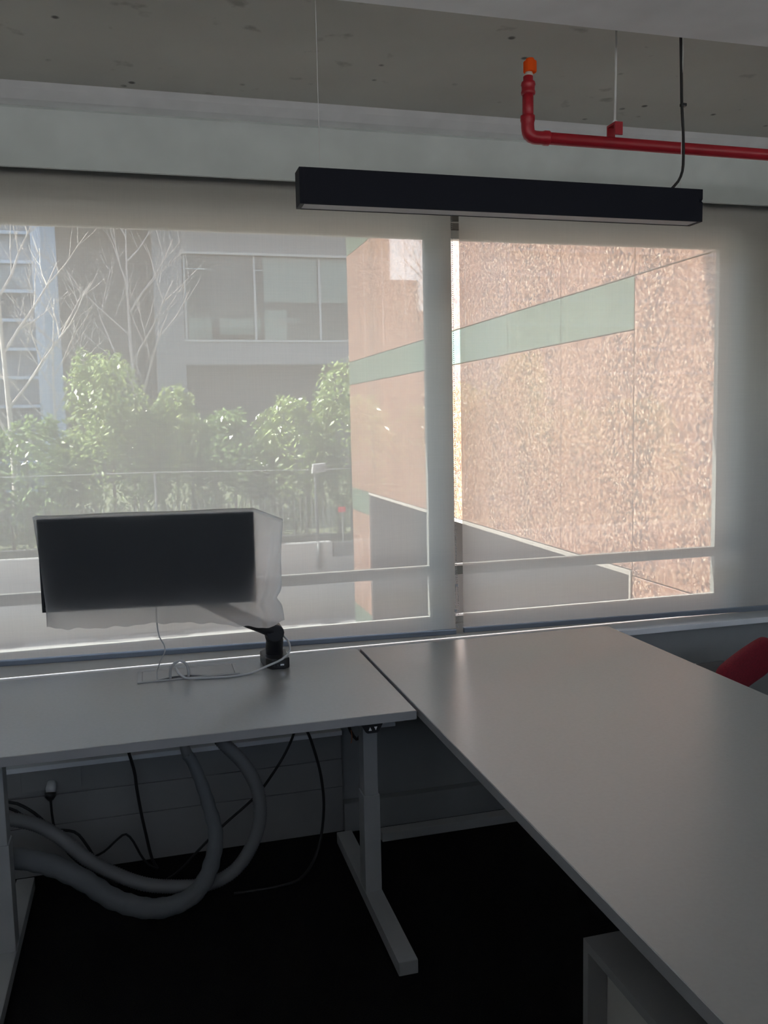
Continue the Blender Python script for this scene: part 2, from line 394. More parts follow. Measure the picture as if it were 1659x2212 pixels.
# ---------------------------------------------------------------- ceiling services
t = empty('pendant_lamp', (1.02, 2.33, 2.305), 'long black linear pendant lamp hanging in front of the blinds', 'lamp')
x0, x1, y0, y1, z0, z1 = .42, 1.625, 2.30, 2.362, 2.305, 2.398
MB().prism([(y0, z0), (y0, z1), (y1, z1), (y1, z0), (y1-.004, z0), (y1-.004, z0+.012), (y0+.004, z0+.012), (y0+.004, z0)], 'x', x0+.012, x1-.012).build('housing', M['lampblack'], t, 0)
bx('end_cap', M['lampblack'], t, x0, x0+.012, y0, y1, z0, z1, .001)
MB().prism([(y0, z0), (y0, z0+.055), (y0+.005, z0+.06), (y0, z0+.065), (y0, z1), (y1, z1), (y1, z0)], 'x', x1-.012, x1).build('end_cap', M['lampblack'], t, 0)
bx('diffuser', M['opal'], t, x0+.012, x1-.012, y0+.0045, y1-.0045, z0+.001, z0+.010, 0, label='unlit pale grey diffuser strip')
for x in (.482, 1.572):
    MB().tube([(x, 2.332, z1), (x, 2.332, 2.925)], .0009, 6).build('suspension_wire', M['rod'], t)
cable('power_cord', [(1.57, 2.345, 2.924), (1.570, 2.335, 2.743), (1.570, 2.33, 2.645), (1.576, 2.33, 2.561), (1.578, 2.33, 2.495), (1.575, 2.33, 2.455), (1.561, 2.33, 2.425), (1.533, 2.33, 2.397)], .0042, M['cable'], t)
bx('cord_clip', M['black'], t, 1.567, 1.584, 2.325, 2.337, 2.639, 2.648, .002)

t = empty('sprinkler_pipe', (1.6, 2.48, 2.56), 'red fire sprinkler pipe with an orange capped upright head', 'pipe')
def lathe(mb, cx, cy, prof, n=16):
    mb.tube([(cx, cy, z) for r, z in prof], [r for r, z in prof], n)
    return mb
MB().tube([(1.205, 2.48, 2.572), (4.19, 2.48, 2.560)], .0175, 16).build('horizontal_pipe', M['redpaint'], t, smooth=True)
lathe(MB(), 1.148, 2.48, [(.0165, 2.61), (.0165, 2.705)]).build('riser', M['redpaint'], t, smooth=True)
el = smooth_path([(1.147, 2.48, 2.632), (1.147, 2.48, 2.60), (1.152, 2.48, 2.580), (1.168, 2.48, 2.572), (1.205, 2.48, 2.572), (1.215, 2.48, 2.572)], .006)
er = [(.0215 if (i < 3 or i > len(el)-5) else .0195) for i in range(len(el))]
MB().tube(el, er, 16).build('elbow', M['redpaint'], t, smooth=True)
lathe(MB(), 1.149, 2.48, [(.016, 2.690), (.0205, 2.693), (.0215, 2.700), (.0195, 2.705), (.0195, 2.716), (.0215, 2.720), (.020, 2.728), (.0145, 2.732), (.0145, 2.744), (.012, 2.746)]).build('coupling', M['redpaint'], t, smooth=True)
lathe(MB(), 1.151, 2.48, [(.0125, 2.744), (.0125, 2.752), (.010, 2.753), (.0115, 2.758)]).build('thread_collar', M['brass'], t, smooth=True)
lathe(MB(), 1.155, 2.48, [(.017, 2.756), (.0195, 2.758), (.0195, 2.786), (.017, 2.788), (.013, 2.790), (.012, 2.795), (.006, 2.797)]).build('protective_cap', M['orange'], t, label='bright orange plastic cap')
MB().prism([(2.455, 2.59), (2.455, 2.628), (2.505, 2.628), (2.505, 2.59), (2.5, 2.59), (2.5, 2.622), (2.46, 2.622), (2.46, 2.59)], 'x', 1.424, 1.450).build('hanger_clamp', M['redpaint'], t)
MB().tube([(1.437, 2.48, 2.622), (1.441, 2.48, 2.925)], .0035, 8).build('threaded_rod', M['rod'], t, label='thin pale hanger rod')
lathe(MB(), 1.437, 2.48, [(.008, 2.628), (.008, 2.638)], 6).build('rod_nut', M['rod'], t)

# ---------------------------------------------------------------- trunking under the left desk
t = empty('cable_trunking', (-.4, 3.47, 0), 'white wall trunking with stacked cover panels under the left desk', 'trunking')
bx('body', M['panel'], t, XL, .743, 3.478, 3.4995, .001, .426, .003)
bx('cover_panel', M['panel'], t, XL, .741, 3.468, 3.478, .327, .424, .003)
bx('cover_panel', M['panel'], t, XL, .741, 3.468, 3.478, .203, .321, .003)
bx('plinth_panel', M['panel'], t, XL, .741, 3.471, 3.478, .002, .199, .003)
bx('lit_top_lip', M['sill'], t, XL, .743, 3.462, 3.499, .426, .446, .004)  # white colour paints in the light falling on the trunking's top edge
bx('socket_plate', M['panel'], t, -.52, -.30, 3.463, 3.468, .345, .425, .003)
t = empty('power_plug', (-.41, 3.45, .32), 'round plug with white top plugged into the wall socket under the left desk', 'plug')
MB().tube([(-.408, 3.464, .372), (-.41, 3.44, .358), (-.411, 3.43, .348)], [.018, .020, .016], 14).build('plug_top', M['whitecable'], t, smooth=True)
MB().tube([(-.411, 3.43, .349), (-.412, 3.425, .338), (-.412, 3.432, .325)], [.0215, .0215, .014], 14).build('plug_body', M['black'], t, smooth=True)
cable('plug_cord', [(-.412, 3.432, .327), (-.412, 3.432, .274), (-.407, 3.432, .213), (-.395, 3.43, .165), (-.36, 3.42, .10), (-.30, 3.41, .04), (-.22, 3.41, .006)], .0045, M['cable'], t)

# ---------------------------------------------------------------- desks
DT, DB = .8237, .7957
def desk_top(parent, x0, x1, y0, y1):
    bx('tabletop', M['desk'], parent, x0, x1, y0, y1, DB+.0004, DT, .0012, seg=1)
    # edge banding, four thin strips
    for a in ((x0-.0012, x1+.0012, y0-.0012, y0), (x0-.0012, x1+.0012, y1, y1+.0012), (x0-.0012, x0, y0, y1), (x1, x1+.0012, y0, y1)):
        bx('edge_band', M['desk_edge'], parent, *a, DB, DT-.0012, 0)
L = empty('sit_stand_desk', (.1, 2.95, 0), 'white height-adjustable desk along the window, under the covered monitor', 'desk')
desk_top(L, -.62, .789, 2.552, 3.350)
for xc, s in ((.721, 1), (-.511, -1)):
    bx('foot', M['white_metal'], L, xc-.032, xc+.032, 2.46, 3.372, .004, .050, .004)
    lower = bx('leg_tube', M['white_metal'], L, xc-.030, xc+.030, 2.885, 2.965, .050, .41, .003)
    bx('leg_slide', M['white_metal'], L, xc-.026, xc+.026, 2.889, 2.961, .41, .74, .003)
    bx('top_bracket', M['white_metal'], L, xc-.03, xc+.03, 2.66, 3.20, .74, DB, .003)
    bx('gearbox', M['white_metal'], L, xc-.028-(.10 if s > 0 else -.04), xc-.030 if s > 0 else xc+.12, 2.90, 2.95, .745, DB, .003) if s > 0 else None
bx('cross_rail', M['white_metal'], L, -.47, .59, 2.905, 2.945, .755, DB, .003)
ctl = MB().prism([(.612, DB), (.684, DB), (.670, .767), (.664, .763), (.632, .763), (.626, .767)], 'y', 2.562, 2.63).build('height_control', M['black'], L, .001, label='black handset with two white arrows')
MB().prism([(.635, .772), (.645, .772), (.640, .783)], 'y', 2.5605, 2.562).build('arrow_up', M['arrow'], ctl)
MB().prism([(.653, .783), (.663, .783), (.658, .772)], 'y', 2.5605, 2.562).build('arrow_down', M['arrow'], ctl)
cable('handset_lead', [(.655, 3.0, .79), (.662, 3.0, .68), (.672, 2.99, .62), (.694, 2.985, .585), (.70, 2.97, .60)], .0055, M['cable'], L)
cable('loose_wire', [(.674, 2.985, .622), (.676, 2.98, .60), (.672, 2.98, .575)], .0016, M['copper'], L)

Rd = empty('meeting_desk', (1.36, 2.0, 0), 'large pale desk running from the window towards the camera on the right', 'desk')
desk_top(Rd, .803, 1.917, .55, 3.345)
for y0, y1 in ((3.318, 3.372), (.72, .774)):
    bx('foot', M['white_metal'], Rd, .87, 1.85, y0, y1, .004, .042, .004)
    ym = (y0+y1)/2
    bx('leg_tube', M['white_metal'], Rd, 1.53, 1.59, ym-.03, ym+.03, .042, .40, .003)
    bx('leg_slide', M['white_metal'], Rd, 1.534, 1.586, ym-.026, ym+.026, .40, .74, .003)
    bx('top_bracket', M['white_metal'], Rd, .95, 1.77, ym-.035 if ym < 2 else 3.25, ym+.035 if ym < 2 else 3.33, .74, DB, .003)
bx('cross_rail', M['white_metal'], Rd, 1.34, 1.38, .78, 3.25, .745, .785, .003)

# pedestal cabinet under the right desk: open carcass with a set-back drawer front facing left
Cb = empty('pedestal_cabinet', (1.12, 1.2, 0), 'low grey cabinet with recessed front under the right desk', 'cabinet')
cx0, cx1, cy0, cy1, cz = .862, 1.40, .70, 1.597, .62
bx('top_panel', M['panel'], Cb, cx0, cx1, cy0, cy1, cz-.022, cz, .001)
bx('side_panel', M['panel'], Cb, cx0, cx1, cy1-.022, cy1, .03, cz-.022, .001)
bx('side_panel', M['panel'], Cb, cx0, cx1, cy0, cy0+.022, .03, cz-.022, .001)
bx('bottom_panel', M['panel'], Cb, cx0, cx1, cy0+.022, cy1-.022, .03, .052, .001)
bx('back_panel', M['panel'], Cb, cx1-.012, cx1, cy0+.022, cy1-.022, .052, cz-.022, 0)
bx('drawer_front', M['drawer'], Cb, cx0+.045, cx0+.065, cy0+.024, cy1-.024, .33, cz-.05, .001)
bx('drawer_front', M['drawer'], Cb, cx0+.045, cx0+.065, cy0+.024, cy1-.024, .056, .324, .001)
bx('lit_edge', M['sill'], Cb, cx0+.012, cx0+.03, cy0+.024, cy1-.024, cz-.034, cz-.023, .001)  # white strip stands in for the lit inner edge below the top
for x in (cx0+.05, cx1-.05):
    for y in (cy0+.06, cy1-.06):
        MB().tube([(x, y, .001), (x, y, .03)], .018, 10).build('glide', M['black'], Cb)

# desk grommet (cable box set in the desk)
G = empty('cable_port', (.11, 3.22, DT), 'rectangular white cable port set in the left desk behind the looped cable', 'cable port')
gx0, gx1, gy0, gy1 = -.065, .297, 3.148, 3.288
g0, g1 = DT+.0003, DT+.0045
for a in ((gx0, gx1, gy0, gy0+.008), (gx0, gx1, gy1-.008, gy1)):
    bx('frame_bar', M['portwhite'], G, *a, g0, g1, .001)
for a in ((gx0, gx0+.016), (gx1-.016, gx1)):
    bx('end_plate', M['portwhite'], G, *a, gy0+.008, gy1-.008, g0, g1, .001)
bx('slot', M['black'], G, gx0+.018, gx1-.018, gy0+.009, gy1-.009, g0, g0+.0008, 0)
MB().prism([(gx0+.0175, gy0+.0095), (gx0+.07, gy0+.0105), (gx0+.13, gy0+.040), (gx0+.18, gy0+.040), (gx0+.245, gy0+.0105), (gx1-.0175, gy0+.0095), (gx1-.0175, gy1-.0095), (gx0+.0175, gy1-.0095)], 'z', g0+.001, g1).build('lid', M['portwhite'], G, .0006)
# cables on the desk
cable('monitor_cable', [(.004, 3.166, DT+.002), (.004, 3.164, DT+.02), (.006, 3.14, .87), (.016, 3.11, .905), (.034, 3.10, .945), (.032, 3.08, .975), (.018, 3.05, 1.01), (.012, 3.04, 1.06), (.012, 3.04, 1.14)], .0022, M['whitecable'],
      None, label='thin grey cable rising from the cable port to the monitor', cat='cable')
cable('data_cable', [(.050, 3.167, DT+.002), (.050, 3.167, .85), (.058, 3.15, .878), (.085, 3.14, .897), (.108, 3.15, .878), (.114, 3.163, .85), (.114, 3.167, DT+.004)], .0052, M['whitecable'],
      None, label='thick white cable arching in a loop over the cable port', cat='cable')
cable('charging_cable', [(.07, 3.155, .866), (.078, 3.14, .852), (.10, 3.125, .836), (.135, 3.13, DT+.005), (.20, 3.12, DT+.004), (.27, 3.115, DT+.004), (.34, 3.135, DT+.004), (.40, 3.145, .845), (.455, 3.138, .868), (.488, 3.16, .893), (.487, 3.20, .92), (.475, 3.25, .93)], .0042, M['whitecable'],
      None, label='white cable trailing from the loop to the monitor arm', cat='cable')

# ---------------------------------------------------------------- monitor, arm, dust cover
A = empty('desk_mount', (.44, 3.24, DT), 'black monitor mount with a bent arm, clamped near the back edge of the left desk', 'monitor mount')
MB().prism([(.392, 3.30), (.40, 3.19), (.418, 3.16), (.468, 3.155), (.486, 3.17), (.492, 3.29), (.47, 3.315), (.41, 3.318)], 'z', DT, DT+.040).build('base', M['black'], A, .006, seg=3)
for i, x in enumerate((.424, .437)):
    bx('socket', M['screen'], A, x, x+.006, 3.153, 3.157, DT+.014, DT+.022, .001)
bx('usb_port', M['chrome'], A, .449, .463, 3.152, 3.157, DT+.015, DT+.022, .001)
MB().tube(smooth_path([(.442, 3.25, DT+.036), (.440, 3.245, .885), (.442, 3.235, .915), (.435, 3.22, .945)], .012), .033, 14).build('lower_arm', M['black'], A, smooth=True)
MB().tube([(.440, 3.185, .955), (.440, 3.262, .955)], .033, 16).build('elbow_joint', M['black'], A, .004)
MB().tube(smooth_path([(.442, 3.215, .955), (.39, 3.20, .985), (.32, 3.17, 1.025), (.20, 3.14, 1.10), (.06, 3.11, 1.20), (.0, 3.10, 1.26)], .02), .027, 14).build('upper_arm', M['black'], A, smooth=True)
bx('mount_plate', M['black'], A, -.06, .05, 3.070, 3.105, 1.22, 1.33, .004)

def rotxy(c, a):
    ca, sa = math.cos(a), math.sin(a)
    return lambda x, y, z: (c[0] + x*ca - y*sa, c[1] + x*sa + y*ca, z)
MC = (-.003, 2.99); MA = -math.atan2(.08, .70)
T = rotxy(MC, MA)
def rbox(x0, x1, y0, y1, z0, z1):
    return MB().hexa([T(x0,y0,z0),T(x1,y0,z0),T(x1,y1,z0),T(x0,y1,z0),T(x0,y0,z1),T(x1,y0,z1),T(x1,y1,z1),T(x0,y1,z1)])
mon = empty('monitor', (MC[0], MC[1], 1.13), 'wide dark monitor inside a white dust cover on the left desk', 'monitor')
rbox(-.352, .352, .0, .018, 1.130, 1.442).build('screen_panel', M['screen'], mon, .002)
for a in ((-.352, .352, 1.434, 1.442), (-.352, .352, 1.130, 1.146)):
    rbox(a[0], a[1], -.003, 0, a[2], a[3]).build('bezel', M['black'], mon, .0005)
for a in ((-.352, -.344), (.344, .352)):
    rbox(a[0], a[1], -.003, 0, 1.146, 1.434).build('bezel', M['black'], mon, .0005)
rbox(-.27, .27, .018, .05, 1.17, 1.41).build('rear_housing', M['black'], mon, .012)

def dust_cover():
    # one sheet: top return over the monitor, front, and short side returns; open behind
    W0, W1 = -.362, .448
    us = [(-1, .062), (-1, .04), (-1, .02), (-1, .006)] + [(i/90, 0) for i in range(91)] + [(2, .006), (2, .02), (2, .04), (2, .062)]
    tv = [.060, .045, .03, .015, .004]
    rows = [(-1, d) for d in tv] + [(j/44, 0) for j in range(45)]
    V = []
    for v, td in rows:
        vv = max(0, v)
        for u, sd_ in us:
            uu = min(1, max(0, u))
            x = W0+(W1-W0)*uu
            k = max(0, x-.352)
            top = 1.4475 - k/.098*.040 - .0012*math.sin(uu*14)
            bot = 1.112 - .066*min(1, max(0, (x+.36)/.74)) - .009*math.sin(uu*7.5+.4) + .0022*math.sin(uu*46) + .002*math.sin(uu*83+1)
            bot += .013 - .030*(1-uu)**1.5
            if x > .38: bot += .022*(x-.38)/.068
            z = top + (bot-top)*vv
            if uu < .14: x += .034*vv*(1-uu/.14)
            if uu > .8: x -= (uu-.8)/.2*(.012*math.sin(math.pi*vv) + .018*max(0, vv-.55) + .02*math.exp(-((vv-.80)/.07)**2))
            y = -.006 - .055*vv*vv*vv - .16*k*(1-.35*vv) - .004*math.sin(vv*5+uu*3)*vv
            y += .0035*math.sin(uu*26+vv*9)*vv*vv + .007*math.sin(uu*70+vv*7)*max(0, uu-.87)*7
            y -= .010*math.exp(-((uu-.935-.02*math.sin(vv*6))/.010)**2)*min(1, vv*3)
            y -= .012*math.exp(-((vv-.86-.25*(1-uu))/.02)**2)*max(0, uu-.6)
            y += .004*math.exp(-((vv-.055)/.012)**2)*math.sin(uu*9+1)
            if sd_: y = y + sd_*(1.0 + .3*vv); x += -.002 if u < 0 else .002
            if td: y = max(y, -.006) + td*.9; z += .0015
            V.append(T(x, y, z))
    n = len(us)
    F = [(j*n+i, j*n+i+1, (j+1)*n+i+1, (j+1)*n+i) for j in range(len(rows)-1) for i in range(n-1)]
    return MB().add(V, F).build('dust_cover', M['cover'], None, smooth=True, label='translucent white dust cover pulled over the monitor', cat='cover')
dust_cover()

# ---------------------------------------------------------------- hoses and cables below the left desk
def hose():
    P = smooth_path([(.03, 3.12, .79), (.10, 3.10, .745), (.175, 3.07, .66), (.225, 3.05, .60), (.296, 3.05, .51), (.338, 3.05, .40), (.332, 3.05, .27), (.264, 3.05, .145), (.162, 3.05, .090), (.032, 3.06, .092), (-.094, 3.06, .128), (-.244, 3.07, .221), (-.359, 3.08, .335), (-.46, 3.10, .39), (-.62, 3.12, .42), (-.80, 3.14, .42)], .0045)
    r = [.0235 + (.0018 if i % 2 else -.0012) for i in range(len(P))]
    MB().tube(P, r, 12).build('cable_conduit', M['hose'], None, smooth=True, label='ribbed grey conduit hose hanging in a big loop under the left desk', cat='hose')
hose()
def sleeve():
    P = smooth_path([(.088, 3.0, .60), (.105, 3.0, .575), (.135, 3.0, .49), (.158, 3.0, .40), (.176, 2.995, .30), (.162, 2.99, .21), (.125, 2.985, .128), (.058, 2.98, .078), (-.05, 2.98, .068), (-.171, 2.985, .118), (-.273, 2.99, .205), (-.387, 3.0, .275), (-.52, 3.02, .31), (-.75, 3.05, .33)], .008)
    rr = random.Random(3)
    N = len(P); r = []
    for i in range(N):
        f = i/N
        b = .019 + .016*min(1, f*2.2)
        r.append(b*(1 + .07*math.sin(i*.9)*rr.uniform(.2, 1)))
    t = empty('cable_sleeve', (0, 2.99, .03), 'wrinkled grey fabric cable sleeve hanging in front of the ribbed hose', 'cable sleeve')
    MB().tube(P, r, 14).build('sleeve', M['sleeve'], t, smooth=True)
    cable('inner_cable', [(.07, 3.02, .795), (.075, 3.01, .70), (.08, 3.0, .64), (.083, 3.0, .605)], .006, M['cable'], t)
    MB().tube([(.078, 3.0, .648), (.084, 3.0, .625), (.092, 3.0, .597)], [.010, .017, .019], 12).build('sleeve_collar', M['panel'], t, smooth=True)
sleeve()
GRP = None
cable('power_lead', [(-.14, 3.36, .795), (-.142, 3.40, .60), (-.125, 3.40, .52), (-.10, 3.40, .41), (-.093, 3.40, .33), (-.082, 3.40, .235), (-.066, 3.40, .13), (-.05, 3.40, .04), (-.03, 3.38, .006)], .0060, M['cable'], None, label='black lead hanging straight down beside the socket to the floor', cat='cable')
cable('power_lead', [(.52, 3.16, .795), (.517, 3.25, .58), (.481, 3.25, .483), (.420, 3.25, .388), (.345, 3.25, .301), (.217, 3.25, .202), (.127, 3.25, .123), (.05, 3.25, .05), (-.02, 3.26, .006)], .0052, M['cable'], None, label='black lead slanting down and left behind the hose loop', cat='cable')
cable('power_lead', [(.53, 3.16, .795), (.540, 3.2, .60), (.564, 3.2, .519), (.593, 3.2, .404), (.606, 3.2, .290), (.602, 3.2, .196), (.585, 3.19, .114), (.55, 3.16, .05), (.49, 3.12, .012), (.40, 3.10, .007), (.24, 3.10, .007)], .0056, M['cable'], None, label='black lead bowing down beside the right leg of the left desk', cat='cable')
cable('floor_lead', [(-.85, 3.30, .42), (-.631, 3.3, .394), (-.538, 3.3, .384), (-.492, 3.3, .362), (-.439, 3.3, .313), (-.391, 3.3, .243), (-.342, 3.3, .178), (-.288, 3.3, .115), (-.235, 3.3, .05), (-.18, 3.30, .006)], .0058, M['cable'], None, label='upper of two black leads sloping from the left down to the floor', cat='cable')
cable('floor_lead', [(-.85, 3.36, .38), (-.643, 3.36, .351), (-.549, 3.36, .336), (-.488, 3.36, .288), (-.410, 3.36, .236), (-.328, 3.36, .211), (-.290, 3.36, .159), (-.259, 3.36, .093), (-.233, 3.36, .03), (-.21, 3.36, .006)], .0056, M['cable'], None, label='lower black lead from the left that bends sharply above the floor', cat='cable')
cable('floor_lead', [(-.32, 3.38, .07), (-.283, 3.38, .085), (-.226, 3.38, .106), (-.172, 3.38, .150), (-.142, 3.38, .164), (-.116, 3.38, .130), (-.093, 3.38, .075), (-.066, 3.38, .03), (-.03, 3.375, .006)], .0046, M['cable'], None, label='thin black lead with a hump in front of the trunking', cat='cable')

# ---------------------------------------------------------------- red chair
def chair():
    ax = Vector((.88, .475, 0)).normalized(); nrm = Vector((ax.y, -ax.x, 0))    # nrm: the way the sitter faces
    c0 = Vector((2.35, 3.01, 0)); sc_ = c0 + nrm*.25
    t = empty('task_chair', (sc_.x, sc_.y, 0), 'red upholstered chair at the far side of the right desk', 'chair')
    def slab(c, lx, ly, z0, z1, bow=0.0, tilt=0.0, n=24):
        mb = MB(); vs = []; fs = []
        ring = 24
        for i in range(n+1):
            u = i/n*2-1
            e = max(.62, (1-abs(u)**14)**.5 if abs(u) < 1 else 0.0)
            p = c + ax*(u*lx) + nrm*(bow*u*u)
            for k in range(ring):
                a = 2*math.pi*k/ring
                ca, sa = math.cos(a), math.sin(a)
                q = p + nrm*(ly*math.copysign(abs(ca)**.6, ca)*e)
                zc = (z0+z1)/2 + tilt*u; hz = (z1-z0)/2
                vs.append((q.x, q.y, zc + hz*math.copysign(abs(sa)**.5, sa)*e))
        fs = [(i*ring+k, i*ring+(k+1) % ring, (i+1)*ring+(k+1) % ring, (i+1)*ring+k) for i in range(n) for k in range(ring)]
        fs += [tuple(range(ring)), tuple(range(n*ring, (n+1)*ring))]
        return mb.add(vs, fs)
    slab(c0, .24, .028, .59, .757, .012, .03).build('backrest', M['redfab'], t, smooth=True)
    slab(sc_, .225, .215, .42, .49).build('seat', M['redfab'], t, smooth=True)
    a = c0 - nrm*.03; b = sc_ - nrm*.05
    MB().tube(smooth_path([(a.x, a.y, .66), (a.x-nrm.x*.02, a.y-nrm.y*.02, .52), (a.x, a.y, .42), (b.x, b.y, .40)], .03), .015, 10).build('back_bracket', M['black'], t, smooth=True)
    MB().tube([(sc_.x, sc_.y, .12), (sc_.x, sc_.y, .30), (sc_.x, sc_.y, .42)], [.028, .028, .018], 12).build('gas_column', M['black'], t, smooth=True)
    for k in range(5):
        an = k*2*math.pi/5 + .3
        d = Vector((math.cos(an), math.sin(an), 0))
        e = sc_ + d*.26
        MB().tube([(sc_.x+d.x*.02, sc_.y+d.y*.02, .115), (e.x, e.y, .075)], [.022, .014], 8).build('base_leg', M['black'], t, smooth=True)
        s = Vector((-d.y, d.x, 0))*.018
        MB().tube([(e.x-s.x, e.y-s.y, .032), (e.x+s.x, e.y+s.y, .032)], .030, 12).build('castor', M['black'], t, smooth=True)
chair()

# ================================================================ outdoors
GZ = -3.0
S('ground', M['pave'], -60, 60, 3.9, 110, GZ-.2, GZ)
S('ground_rear', M['pave'], -60, 60, -60, -2.4, GZ-.2, GZ)
bpy.data.objects['ground_rear'].name = 'ground.001'
# own building: outer face above and below; unseen slab added to shade the wing's near end
S('wall_outside', M['backing'], -14, 12, 3.74, 3.90, 2.66, 9.0)
S('wall_outside', M['backing'], -14, 12, 3.74, 3.90, GZ, .70)
S('shade_slab', M['retain'], -2.7, 4.5, 3.90, 7.60, 9.0, 9.5)

# ---- granite wing
W = empty('granite_wing', (6.5, 11.5, GZ), 'brown polished granite building wing with green stone bands, seen through the blinds', 'building')
FX = 4.5
bx('core_wall', M['backing'], W, FX+.03, 10, 3.95, 19.15, .24, 9.6, 0)
bx('core_wall', M['backing'], W, FX+.03, 10, 3.95, 7.40, GZ, .24, 0)
bx('core_wall', M['backing'], W, FX+.03, 10, 17.66, 19.15, GZ, .24, 0)
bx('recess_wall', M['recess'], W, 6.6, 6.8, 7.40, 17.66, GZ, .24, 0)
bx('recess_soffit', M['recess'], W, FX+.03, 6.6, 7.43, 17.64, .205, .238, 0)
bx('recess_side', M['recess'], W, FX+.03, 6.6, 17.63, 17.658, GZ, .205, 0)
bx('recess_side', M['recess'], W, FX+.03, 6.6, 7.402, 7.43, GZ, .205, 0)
bx('edge_trim', M['trim_stone'], W, FX-.012, FX+.03, 7.43, 17.64, .190, .235, .004)
bx('edge_trim', M['trim_stone'], W, FX-.012, FX+.03, 7.395, 7.43, GZ, .235, .004)
ys = [7.39 + 1.5*k for k in range(0, 8)] ; ys[-1] = 17.64
ys = [7.39, 8.89, 10.36, 11.83, 13.30, 14.77, 16.24, 17.66, 19.18]
J = .006
MC_ = {}
def panel(mat, nm, y0, y1, z0, z1):
    bx(nm, mat, W, FX, FX+.03, y0+J, y1-J, z0+J, z1-J, .004, seg=1)
for a, b in zip(ys[:-1], ys[1:]):
    panel(M['granite'], 'granite_panel', a, b, .24, 2.54)
    panel(M['greenst'], 'green_panel', a, b, 2.54, 3.04)
    panel(M['granite'], 'granite_panel', a, b, 3.04, 5.35)
    panel(M['greenst'], 'green_panel', a, b, 5.35, 5.85)
    panel(M['granite'], 'granite_panel', a, b, 5.85, 8.2)
    panel(M['granite'], 'granite_panel', a, b, 8.2, 9.6)
for a, b in ((5.89, 7.39), (4.39, 5.89)):
    for z0, z1 in ((GZ, -1.6), (-1.6, .19), (.19, 3.04), (3.04, 5.85), (5.85, 9.6)):
        panel(M['granite'], 'granite_panel', a, b, z0, z1)
panel(M['greenst'], 'green_panel', 17.66, 19.18, -.25, .24)
panel(M['granite'], 'granite_panel', 17.66, 19.18, -2.41, -.25)
panel(M['greenst'], 'green_panel', 17.66, 19.18, GZ, -2.41)

# ---- low white wall, raised bed, fence
rw = empty('retaining_wall', (0, 20.4, GZ), 'low white rendered wall below the hedge', 'wall')
bx('wall_body', M['retain'], rw, -14, 4.25, 20.30, 20.6, GZ, -1.14, .02)
bx('wall_body', M['retain'], rw, 4.25, 9, 20.30, 20.6, GZ, -1.50, .02)
MB().tube([(3.9, 20.27, -1.16), (3.9, 20.27, -1.75)], .05, 8).build('drain_pipe', M['fence'], rw, smooth=True)
bx('planter_lip', M['fence'], rw, 4.28, 9, 20.32, 20.5, -1.50, -1.17, .01)
S('ground', M['soil'], -14, 12, 20.6, 60, GZ, -1.25)
fe = empty('wire_fence', (0, 20.45, -1.14), 'thin dark metal fence with a top wire standing on the low white wall', 'fence')
MB().tube([(-14, 20.45, .70), (.2, 20.45, .672), (3.9, 20.45, .60), (9, 20.45, .60)], .008, 6).build('top_wire', M['fencewire'], fe)
MB().tube([(-14, 20.45, -.95), (4.2, 20.45, -.95)], .018, 6).build('bottom_rail', M['fence'], fe)
pm = None
for k in range(3):
    x = (-3.5, .2, 3.9)[k]
    MB().tube([(x, 20.45, -1.14), (x, 20.45, .68)], .028, 8).build('post', M['fence'], fe)
src = MB().tube([(-6.0, 20.45, -1.14), (-6.0, 20.45, -.05)], .010, 5).build('picket', M['fence'], fe)
x = -6.0
while x < 4.1:
    x += .14
    c = src.copy(); COL.objects.link(c); c.parent = fe; c.location.x = x + 6.0
    ORG[c.name] = ORG[fe.name]
lb = empty('flood_light', (3.93, 20.42, .55), 'small white flood light box on the fence wire near the granite wing', 'light')
MB().hexa([(3.80, 20.28, .52), (4.14, 20.28, .56), (4.14, 20.44, .56), (3.80, 20.44, .52), (3.83, 20.30, .74), (4.14, 20.30, .76), (4.12, 20.44, .76), (3.83, 20.44, .74)]).build('casing', M['retain'], lb, .02)
bx('lens', M['panel'], lb, 3.88, 4.10, 20.27, 20.282, .58, .69, .004)
sg = empty('red_marker', (4.55, 20.45, -.6), 'small red marker among the leaves beside the granite wing', 'marker')
MB().tube([(4.55, 20.45, -1.17), (4.55, 20.45, -.45)], .02, 6).build('stake', M['fence'], sg)
bx('flag', M['redflower'], sg, 4.45, 4.62, 20.43, 20.47, -.45, -.33, .01)

